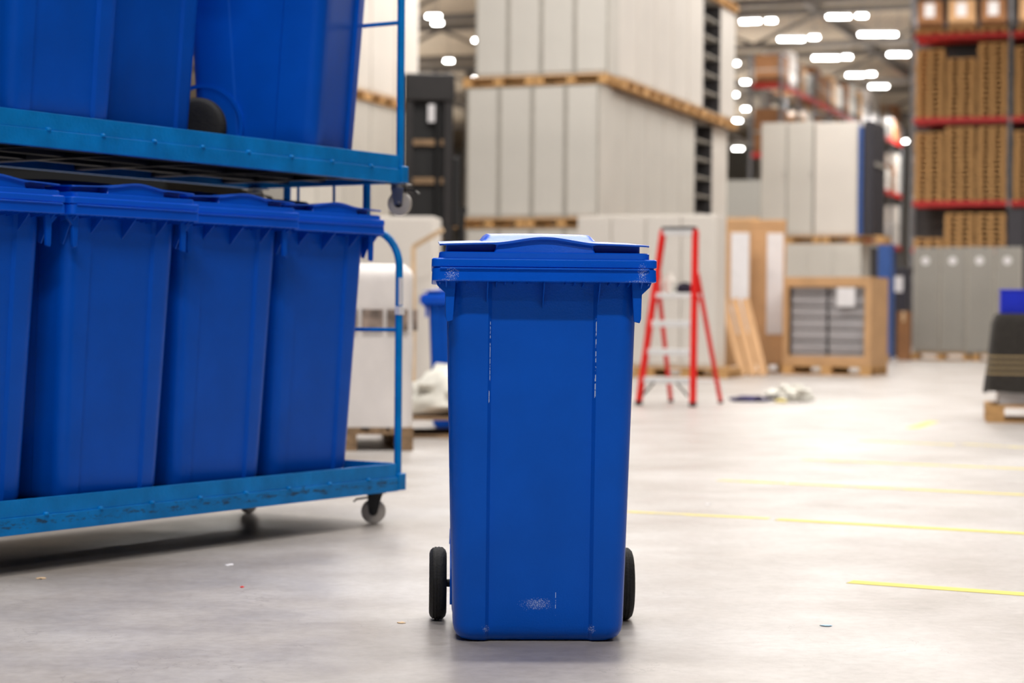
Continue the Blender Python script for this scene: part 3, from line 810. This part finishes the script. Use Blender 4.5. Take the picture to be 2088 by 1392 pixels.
# ---------------------------------------------------------------- tall cardboard packs and leaning boards
def carton_pack(px, Y, w, d, h, rz, label, panel):
    c = at(px, 700, Y)
    pallet_ = pal('Pn', (c.x + w / 2, Y + d / 2, 0), rz, 'wooden pallet under the ' + label.split(',')[0].replace('cardboard pack', 'cardboard pack')[:60], 'pallets under the cardboard packs', parts=True, L=w, D=d)
    t = thing('cardboard_pack', label, 'package', (c.x + w / 2, Y + d / 2, PZ), rz, 'tall cardboard packs')
    MB().span(-w / 2, w / 2, -d / 2, d / 2, 0, h).build('carton', M['card'], t, bevel=.02)
    x0, x1 = panel
    MB().span(-w / 2 + x0, -w / 2 + x1, -d / 2 - .012, -d / 2 + .01, .45, h - .2).build('white_panel', M['paper'], t, bevel=.004)
    MB().span(-w / 2 - .005, w / 2 + .005, -d / 2 - .006, d / 2 + .006, h - .1, h + .01).build('top_cap', M['card'], t, bevel=.01)
carton_pack(1447, 29.6, .62, .8, 2.16, -R(4), 'tall cardboard pack with white panel, directly behind the ladder', (.33, .60))
carton_pack(1530, 30.6, .56, .8, 2.20, -R(4), 'tall cardboard pack with white panel at its right, behind the leaning boards', (.27, .52))
for i, (dx, lab) in enumerate(((0, 'tan board leaning against the cardboard packs, leftmost of three'), (.15, 'tan board leaning against the cardboard packs, middle of three'), (.29, 'tan board leaning against the cardboard packs, rightmost of three'))):
    p0 = at(1530, 765, 28.2); b0 = Vector((p0.x - .03 + dx, 28.75, .0)); b1 = b0 + Vector((-.24 + i * .015, .62, 1.12))
    m_ = MB(); m_.bar(b0 + Vector((0, 0, .012)), b1, .12, .03, (0, 1, .3))
    tag(m_.build('wooden_board', M['card']), lab, 'board', 'leaning boards')

# ---------------------------------------------------------------- cardboard crate on a pallet
cr = onz(1772, 766); CRO = Vector((cr.x, cr.y, 0))
cp = gpos(CRO, -.60, .46, 0)
pcrate = make_pallet('pine pallet under the cardboard crate with the grey window front', M['wood'], True, L=1.36, D=.95); pcrate.location = cp; pcrate.rotation_euler.z = -R(26)
ck = thing('cardboard_crate', 'cardboard crate with open front showing grey contents and a white label', 'crate', (cp[0], cp[1], PZ), -R(26))
w, d, h = 1.36, .95, 1.32
f = MB(); f.span(-w/2, w/2, -d/2, -d/2 + .04, 0, .14); f.span(-w/2, w/2, -d/2, -d/2 + .04, h - .15, h); f.span(-w/2, -w/2 + .09, -d/2, -d/2 + .04, .14, h - .15); f.span(w/2 - .1, w/2, -d/2, -d/2 + .04, .14, h - .15)
f.build('front_frame', M['card'], ck, bevel=.006)
MB().span(w/2 - .03, w/2, -d/2 + .04, d/2, 0, h).build('side_panel', M['card'], ck, bevel=.006)
MB().span(-w/2, -w/2 + .03, -d/2 + .04, d/2, 0, h).build('side_panel', M['card'], ck)
MB().span(-w/2, w/2, -d/2 + .04, d/2, h - .03, h).build('lid', M['card'], ck)
MB().span(-w/2 + .03, w/2 - .03, d/2 - .03, d/2, 0, h - .03).build('back_panel', M['card'], ck)
g = MB()
for k in range(7):
    for sx in (-1, 1): g.span(sx * .29 - .27, sx * .29 + .27, -d/2 + .07, d/2 - .05, .02 + k * .175, .175 + k * .175)
g.build('grey_panels', M['grey_load'], ck, bevel=.01)
MB().span(.16, .44, -d/2 - .008, -d/2 + .0, h - .44, h - .16).build('label_sheet', M['paper'], ck)

# ---------------------------------------------------------------- middle distance: lockers right of the centre
KM = Vector((at(1655, 600, 38.7).x, 38.7, 0))
MZ = 2.30
for i in range(2):
    cabinet('lk', gpos(KM, -.26 - i * .52, .3, MZ + PZ), -PHI, 'pale locker stacked above the grey wrapped load, %s of the left pair' % ('right', 'left')[i], 'pale lockers of the right-hand stack', m=M['cab'], w=.51, d=.56, h=2.22, handle=True)
cabinet('lkw', gpos(KM, .44, .36, MZ + PZ), -PHI, 'wide off-white locker in the right-hand stack with blue strip', 'pale lockers of the right-hand stack', m=M['cab2'], w=.84, d=.66, h=2.2)
o = MB().span(-.04, .04, -.3, .3, 0, 2.1).build('blue_strip', M['royal'], loc=gpos(KM, .92, .33, MZ + PZ), rz=-PHI); tag(o, 'upright blue panel edge beside the wide off-white locker', 'panel')
u = thing('shelf_unit', 'shaded right side of the off-white locker, shade painted dark grey', 'cabinet', gpos(KM, 1.13, .75, MZ + PZ), -PHI)
MB().span(-.14, .05, -.8, .5, 0, 2.2).build('carcass', M['navy'], u, bevel=.01); MB().span(.05, .08, -.6, .4, 1.35, 1.42).build('cross_rail', M['seam'], u)  # dark slate carries the shade of the locker's right face
for i in range(2):
    pal('P', gpos(KM, -.45 + i * 1.235, .4, MZ), -PHI, 'wooden pallet between tiers of the right-hand locker stack, %s one' % ('left', 'right')[i], 'pallets of the right-hand stack')
lw = thing('wrapped_load', 'grey wrapped lower load behind the crate under the pale lockers', 'wrapped load', gpos(KM, .1, .5, PZ), -PHI)
MB().span(-.75, .85, -.5, .5, 0, MZ - PZ - .004).build('load', M['cab'], lw, bevel=.01)
for k in range(3): MB().span(-.7 + k * .52, -.24 + k * .52, -.52, -.5, .1, MZ - PZ - .1).build('door', M['cab'], lw, bevel=.01)
for i in range(2):
    pal('P', gpos(KM, -.45 + i * 1.235, .4, 0), -PHI, 'wooden pallet on the floor under the grey wrapped load, %s' % ('left', 'right')[i], 'pallets of the right-hand stack')
def simple(name, px, py, Y, w, d, h, m, label, cat, z=0, rz=-PHI, det=None):
    c = at(px, py, Y); t = thing(name, label, cat, (c.x, Y + d / 2, z), rz)
    MB().span(-w/2, w/2, -d/2, d/2, 0, h).build('body', m, t, bevel=.01)
    if det: det(t, w, d, h)
    return t
def doors(t, w, d, h):
    for sx in (-1, 1): MB().span(sx * w / 4 - w * .22, sx * w / 4 + w * .22, -d/2 - .015, -d/2, .05, h - .05).build('door', M['navy'], t)
def flaps(t, w, d, h): MB().span(-.03, .03, -d/2 - .004, d/2 + .004, h - .2, h + .004).build('tape', M['tape_tan'], t)
simple('dark_cabinet', 1768, 600, 40.3, .42, .6, 2.3, M['navy'], 'dark slate cabinet behind the cardboard crate, right of the grey load', 'cabinet', det=doors)
simple('blue_panel_stack', 1802, 600, 42.4, .46, .5, 2.45, M['royal'], 'blue and grey panel stack between dark cabinet and grey lockers', 'panel stack', det=lambda t, w, d, h: MB().span(-w/2 - .01, -.04, -d/2 - .02, -d/2, 0, h).build('grey_panel', M['cab3'], t))
simple('dark_machine', 1840, 600, 44.4, .42, .6, 2.0, M['navy'], 'dark machine standing in the gap left of the grey lockers', 'machine', det=lambda t, w, d, h: MB().span(-.12, .12, -d/2 - .02, -d/2, h - .55, h - .2).build('white_plate', M['paper'], t))
simple('cardboard_box', 1847, 690, 40.7, .25, .3, 1.0, M['card2'], 'narrow brown cardboard box against the left side of the grey lockers', 'box', z=0, det=flaps)

# grey lockers with round stickers
KR = Vector((at(1857, 700, 41.6).x, 41.6, 0))
for i in range(4):
    cabinet('gl', gpos(KR, .28 + i * .56, .3 - (i // 2) * .1, PZ), -PHI + R(6), 'grey locker with round white sticker below the rack, %s from the left' % ORD[i + 1], 'grey lockers below the pallet rack', m=M['cab3'], w=.54, d=.55, h=2.2, sticker=True, handle=True, strip=True)
for i in range(2):
    pal('P', gpos(KR, .60 + i * 1.24, .35, 0), -PHI + R(3), 'wooden pallet under the grey lockers, %s one' % ('left', 'right')[i], 'pallets under the grey lockers')

# ---------------------------------------------------------------- right rack full of stacked pallets
KK = Vector((at(1856, 450, 59).x, 59, 0))
BAY = 2.83
rk = thing('pallet_rack', 'tall grey pallet rack with red beams at the right, holding stacked pallets', 'rack', (KK.x, KK.y, 0), -PHI * .8)
RKZ = -PHI * .8
for i in range(3):
    for y in (.0, 1.1):
        MB().span(i * BAY - .05, i * BAY + .05, y - .05, y + .05, 0, 11).build('upright', M['rack'], rk)
    b = MB()
    for k in range(9): b.bar((i * BAY, 0, .4 + k * 1.2), (i * BAY, 1.1, 1.0 + k * 1.2), .03, .03, (1, 0, 0)); b.bar((i * BAY, 1.1, 1.0 + k * 1.2), (i * BAY, 0, 1.6 + k * 1.2), .03, .03, (1, 0, 0))
    b.build('bracing', M['rack'], rk)
MB().span(0, 2 * BAY, 1.30, 1.33, 2.6, 11).build('shade_backing', M['dark'], rk)  # added dark sheet, stands in for the shade seen through the pallet holes
for z in (2.96, 4.34, 6.79, 9.26):
    for i in range(2):
        for y in (-.02, 1.12): MB().span(i * BAY + .05, (i + 1) * BAY - .05, y - .025, y + .025, z - .15, z).build('beam', M['beam_red'], rk)
def rkp(x, y, z): v = Matrix.Rotation(RKZ, 3, 'Z') @ Vector((x, y, 0)); return (KK.x + v.x, KK.y + v.y, z)
lv = {2.96: ('bottom shelf', (2, 7, 7, 0)), 4.34: ('middle shelf', (14, 15, 15, 14)), 6.79: ('upper shelf', (14, 12, 15, 14))}
stn = ['leftmost stack', 'second stack', 'third stack', 'rightmost stack']
for z, (ln, cnt) in lv.items():
    for s_, n in enumerate(cnt):
        x = (.52 + s_ * .90) if s_ < 3 else BAY + .55
        for k in range(n):
            jx, jr = random.uniform(-.012, .012), random.uniform(-.01, .01)
            pal('S', rkp(x + jx, .55, z + .001 + k * .1442), RKZ + R(90) + jr,
                'wooden pallet in rack, %s, %s, %s from bottom' % (ln, stn[s_], ORD[k + 1]), 'pallets stacked in the right rack')
def lab_(t, w, d, h): MB().span(-.16, .14, -d/2 - .01, -d/2, h * .42, h - .08).build('white_label', M['paper'], t)
for s_, (x, w, m_) in enumerate(((.5, .68, 'card2'), (1.42, .76, 'card'), (2.33, .7, 'card2'), (BAY + .6, .74, 'card'))):
    pal('S', rkp(x, .55, 9.261), RKZ + R(90), 'wooden pallet on top shelf of right rack under the %s' % stn[s_].replace('stack', 'carton'), 'carton pallets on the top rack shelf')
    t = thing('cardboard_box', 'labelled cardboard box on top shelf of right rack, %s' % ('leftmost', 'second from left', 'third from left', 'cut off at the right')[s_], 'box', rkp(x, .55, 9.261 + PZ), RKZ, 'labelled boxes on the top rack shelf')
    MB().span(-w/2, w/2, -.5, .5, 0, .84).build('carton', M[m_], t, bevel=.01); lab_(t, w, 1.0, .84)
# dark block standing in for the shade below the right bay
simple('dark_cabinet', 2096, 600, 56, 1.0, .6, 4.0, M['mastdark'], 'dark block put in for the shade under right rack bay, at picture edge', 'cabinet', det=doors)

# ---------------------------------------------------------------- far rack row, receding
KF = Vector((at(1590, 400, 72).x, 72, 0))
fr = thing('pallet_rack', 'long far rack with red beams receding behind the pale lockers', 'rack', (KF.x, KF.y, 0), -PHI)
FB = 2.9; NB = 9
for i in range(NB + 1):
    for x in (-1.1, 0): MB().span(x - .06, x + .06, i * FB - .06, i * FB + .06, 0, 10.4).build('upright', M['rack'], fr)
for z in (4.35, 6.85, 9.35):
    for i in range(NB): MB().span(-.02, .05, i * FB + .06, (i + 1) * FB - .06, z - .2, z).build('beam', M['beam_red'], fr)
    MB().span(-1.1, 0, -.05, .02, z - .2, z).build('end_beam', M['beam_red'], fr)
def boxbands(t, w, d, h):
    MB().span(-w/2 - .006, w/2 + .006, -d/2 - .006, d/2 + .006, h * .45, h * .5).build('strap', M['seam'], t)
cyc = ['card2', 'cab2', 'card', 'white', 'card2', 'cab', 'card', 'cab2', 'white', 'card2', 'wood', 'cab3']
adj = {'card2': 'dark brown', 'cab2': 'off-white', 'card': 'light brown', 'white': 'white wrapped', 'cab': 'pale grey', 'wood': 'tan', 'cab3': 'grey'}
for li, z in enumerate((4.35, 6.85, 9.35)):
    for j in range(NB * 2):
        m_ = cyc[(j * 5 + li * 4) % len(cyc)]; h_ = random.choice((1.0, 1.3, 1.6, 1.9)) if li < 2 else random.choice((.9, 1.3, 1.1, 1.7))
        if li == 2 and j == 0: m_, h_ = 'card2', 1.05
        if li == 2 and j == 1: m_, h_ = 'white', 1.35
        c = gpos(KF, -.52, .75 + (j // 2) * FB + (j % 2) * 1.35, z + .002)
        t = thing('stored_load', '%s load on the %s shelf of far rack, %s from near end' % (adj[m_], ('lowest', 'middle', 'top')[li], ORD[j + 1]), 'load', c, -PHI, 'loads in the far rack')
        MB().span(-.5, .5, -.58, .58, 0, h_).build('carton', M[m_], t, bevel=.01); boxbands(t, 1.0, 1.16, h_)
# grey far shelving between the stacks
u = simple('shelf_unit', 1518, 400, 66, 1.6, 1.0, 5.4, M['wall'], 'grey far shelving seen between the central stack and pale lockers', 'shelf unit')
for k in range(3): MB().span(-.7, .7, -.55, -.5, 1.2 + k * 1.4, 1.35 + k * 1.4).build('shelf_edge', M['wood'] if k == 2 else M['rack'], u)

# ---------------------------------------------------------------- draped load at the right edge
e = onz(2014, 861); ex = Vector((e.x + .66, e.y + .28, 0))
dp = make_pallet('pine pallet under the blanket-covered load at the right edge', M['wood'], True); dp.location = (ex.x, ex.y, 0); dp.rotation_euler.z = -R(12)
uc = thing('white_carton', 'white carton on pallet mostly covered by the dark striped blanket', 'box', (ex.x, ex.y, PZ), -R(12))
MB().span(-.5, .58, -.34, .36, 0, .73).build('carton', M['paper'], uc, bevel=.01); MB().span(-.03, .03, -.343, .363, .5, .732).build('tape', M['tape_tan'], uc)
def drape():
    zs = [.0, .01, .06, .15, .3, .45, .57, .625, .645, .65]
    rings = []
    for z in zs:
        k = 1 - min(1, z / .65); out = .02 + .055 * k
        if z > .6: out -= (z - .6) * .5
        base = rrect_ring(z, -.52 - out, .6 + out, -.36 - out, .38 + out, .05 + .03 * k, 5); pts = []
        m = len(base)
        for i in range(m):
            a, b = Vector(base[i]), Vector(base[(i + 1) % m]); nn = 14 if (b - a).length > .2 else 1
            for q_ in range(nn): pts.append(a.lerp(b, q_ / nn))
        o_ = []
        for p in pts:
            s_ = noise.noise(Vector((p.x * 5, p.y * 5, p.z * 1.2 + 4))) * .05 * k
            v = Vector((p.x, p.y, 0)).normalized(); o_.append(p + v * s_ + Vector((0, 0, noise.noise(Vector((p.x * 3, p.y * 3, 1))) * .03 * k)))
        rings.append(o_)
    return MB().loft(rings, top_only=True)
bl = drape().build('blanket', M['blanket'], loc=(ex.x, ex.y, .245), rz=-R(12), smooth=60)
tag(bl, 'charcoal blanket with tan stripes draped over the load at right edge', 'blanket')
bx = at(2046, 620, ex.y - .1)
bc = thing('blue_crate', 'bright blue plastic crate on top of the striped blanket', 'crate', (bx.x + .28, ex.y, .897), -R(12))
def crate():
    b = MB(); w, d, h, tk = .54, .36, .19, .012
    b.span(-w/2, w/2, -d/2, d/2, 0, tk)
    for sx in (-1, 1): b.span(sx * w/2 - tk/2, sx * w/2 + tk/2, -d/2, d/2, 0, h)
    for sy in (-1, 1): b.span(-w/2, w/2, sy * d/2 - tk/2, sy * d/2 + tk/2, 0, h)
    return b
crate().build('tub', M['crateblue'], bc, bevel=.004)
MB().loft([rrect_ring(z, -.285, .285, -.195, .195, .02) for z in (.185, .2)]).build('lid', M['crateblue'], bc, bevel=.004)

# ---------------------------------------------------------------- yellow tape lines
def tape(a, b, w, m, label):
    p, q_ = onz(*a), onz(*b); d = (q_ - p).normalized(); n = Vector((-d.y, d.x, 0)) * w / 2
    mb = MB(); vs = []
    for z in (.0006, .0014):
        for v in (p - n, q_ - n, q_ + n, p + n): vs.append((v.x, v.y, z))
    mb.add(vs, [(3, 2, 1, 0), (4, 5, 6, 7), (0, 1, 5, 4), (1, 2, 6, 5), (2, 3, 7, 6), (3, 0, 4, 7)])
    tag(mb.build('floor_tape', m, smooth=0), label, 'tape', 'yellow tape lines on the floor')
tape((1733, 1186), (2095, 1212), .075, M['tape_bright'], 'bright yellow tape line nearest the camera on the right floor')
tape((1275, 1043), (1568, 1057), .06, M['tape'], 'faint worn yellow tape line starting beside the foreground bin')
tape((1585, 1059), (2095, 1088), .075, M['tape_bright'], 'yellow tape line, second nearest, running to the right edge')
tape((1465, 979), (2095, 1009), .075, M['tape'], 'long yellow tape line, third nearest, on the right floor')
tape((1635, 937), (2095, 956), .075, M['tape'], 'long yellow tape line, fourth nearest, on the right floor')
tape((1752, 898), (1946, 907), .075, M['tape'], 'short farther yellow tape line, left piece of the fifth line')
tape((1962, 905), (2095, 913), .075, M['tape'], 'short farther yellow tape line, right piece of the fifth line')
tape((1858, 873), (1905, 859), .10, M['tape'], 'slanting short yellow tape mark farthest from the camera')
# small scraps on the floor
for (px, py, sx, sy, m_, lab) in ((494, 1197, .006, .012, 'redscrap', 'tiny red plastic scrap on the floor in front of the trolley'), (468, 1152, .014, .02, 'paper', 'tiny white paper scrap on the floor near the trolley shadow'),
        (818, 1270, .012, .008, 'tape_tan', 'tiny tan scrap on the floor left of the foreground bin'), (1444, 1028, .012, .02, 'paper', 'tiny white scrap on the floor between the yellow tape lines'),
        (1684, 1276, .016, .01, 'paleblue', 'tiny pale blue scrap on the floor right of the foreground bin'), (85, 1179, .016, .02, 'tape_tan', 'tiny tan scrap on the floor at lower left near the shadow edge'), (1605, 985, .008, .03, 'paper', 'tiny white scrap on the floor beside the third yellow line')):
    g0 = onz(px, py); tag(blob(sx, sy, .0025, px, .6, nu=10, nv=6).build('floor_scrap', M[m_], loc=(g0.x, g0.y, 0)), lab, 'scrap')

# ---------------------------------------------------------------- roof trusses, columns, lamps
def truss(Yc, k):
    t = thing('roof_truss', 'grey steel roof truss, %s from the camera' % ORD[k], 'truss', (A.x * Yc, A.y * Yc, 0), -PHI, 'roof trusses')
    x0, x1 = -45, 45
    MB().span(x0, x1, -.12, .12, 11.95, 12.2).build('top_chord', M['truss'], t); MB().span(x0, x1, -.12, .12, 10.75, 10.95).build('bottom_chord', M['truss'], t)
    d = MB(); n = 36; st_ = (x1 - x0) / n
    for i in range(n):
        a = x0 + i * st_; z0, z1 = (10.9, 12.0) if i % 2 else (12.0, 10.9)
        d.bar((a, 0, z0), (a + st_, 0, z1), .12, .12, (0, 1, 0))
    d.build('web_bars', M['truss'], t)
for k, Yc in enumerate((52, 62, 72, 84, 98, 112)): truss(Yc, k + 1)
for i in range(5):
    pl_ = thing('roof_purlin', 'grey roof purlin running away under the ceiling, %s from the left' % ORD[i + 1], 'purlin', (-14 + i * 9, 30, 0), -PHI, 'roof purlins')
    MB().span(-.1, .1, 0, 92, 12.0, 12.28).build('purlin_beam', M['truss'], pl_)
for px, Y, lab in ((1560, 88, 'grey steel column under the roof, seen left of the far rack lamps'), (1768, 96, 'grey steel column under the roof, right of the first one'), (960, 92, 'grey steel column seen left of the central stack near the lamps')):
    c = at(px, 300, Y); t = thing('steel_column', lab, 'column', (c.x, Y, 0), -PHI)
    MB().span(-.22, .22, -.22, .22, 0, 12.2).build('shaft', M['truss'], t); MB().span(-.3, .3, -.3, .3, 0, .05).build('base_plate', M['truss'], t)
LZ = 10.5
lamps = [(884, 33, 44), (892, 47, 18), (988, 25, 18), (976, 82, 38), (915, 124, 19), (975, 160, 38), (983, 171, 18),
         (1520, 44, 30), (1540, 43, 32), (1572, 42, 26), (1710, 34, 62), (1757, 32, 34), (1614, 80, 68), (1660, 76, 24), (1790, 70, 92),
         (1684, 118, 68), (1727, 116, 20), (1832, 111, 58), (1744, 153, 50), (1776, 151, 18), (1792, 176, 52),
         (1498, 129, 28), (1520, 167, 17), (1497, 193, 28), (1521, 222, 20), (1503, 246, 33), (1505, 303, 36), (1842, 288, 34), (1861, 288, 17)]
cnt = {'l': 0, 's': 0, 'm': 0}
for x, y, ln in sorted(lamps, key=lambda q: q[1]):
    p = onz(x, y, LZ); sc_ = FPX / p.y; L_ = max(.30, (ln - 17) / sc_)
    rg = 'l' if x < 1000 else ('s' if x < 1530 and y > 100 else 'm'); cnt[rg] += 1
    wh = {'l': 'left of the central stack', 's': 'just right of the central stack', 'm': 'above the far racks'}[rg]
    t = thing('ceiling_lamp', 'glowing tube lamp under roof %s, %s from the top' % (wh, ORD[cnt[rg]]), 'lamp', p, -R(4), 'glowing tube lamps under the roof')
    MB().span(-L_/2, L_/2, -.06, .06, -.04, .03).build('tube', M['lamp'], t)
    MB().span(-L_/2 - .02, L_/2 + .02, -.08, .08, .03, .10).build('housing', M['alu'], t)
    MB().tube([(0, 0, .1), (0, 0, 1.75)], .012, 6).build('hanger', M['rack'], t)
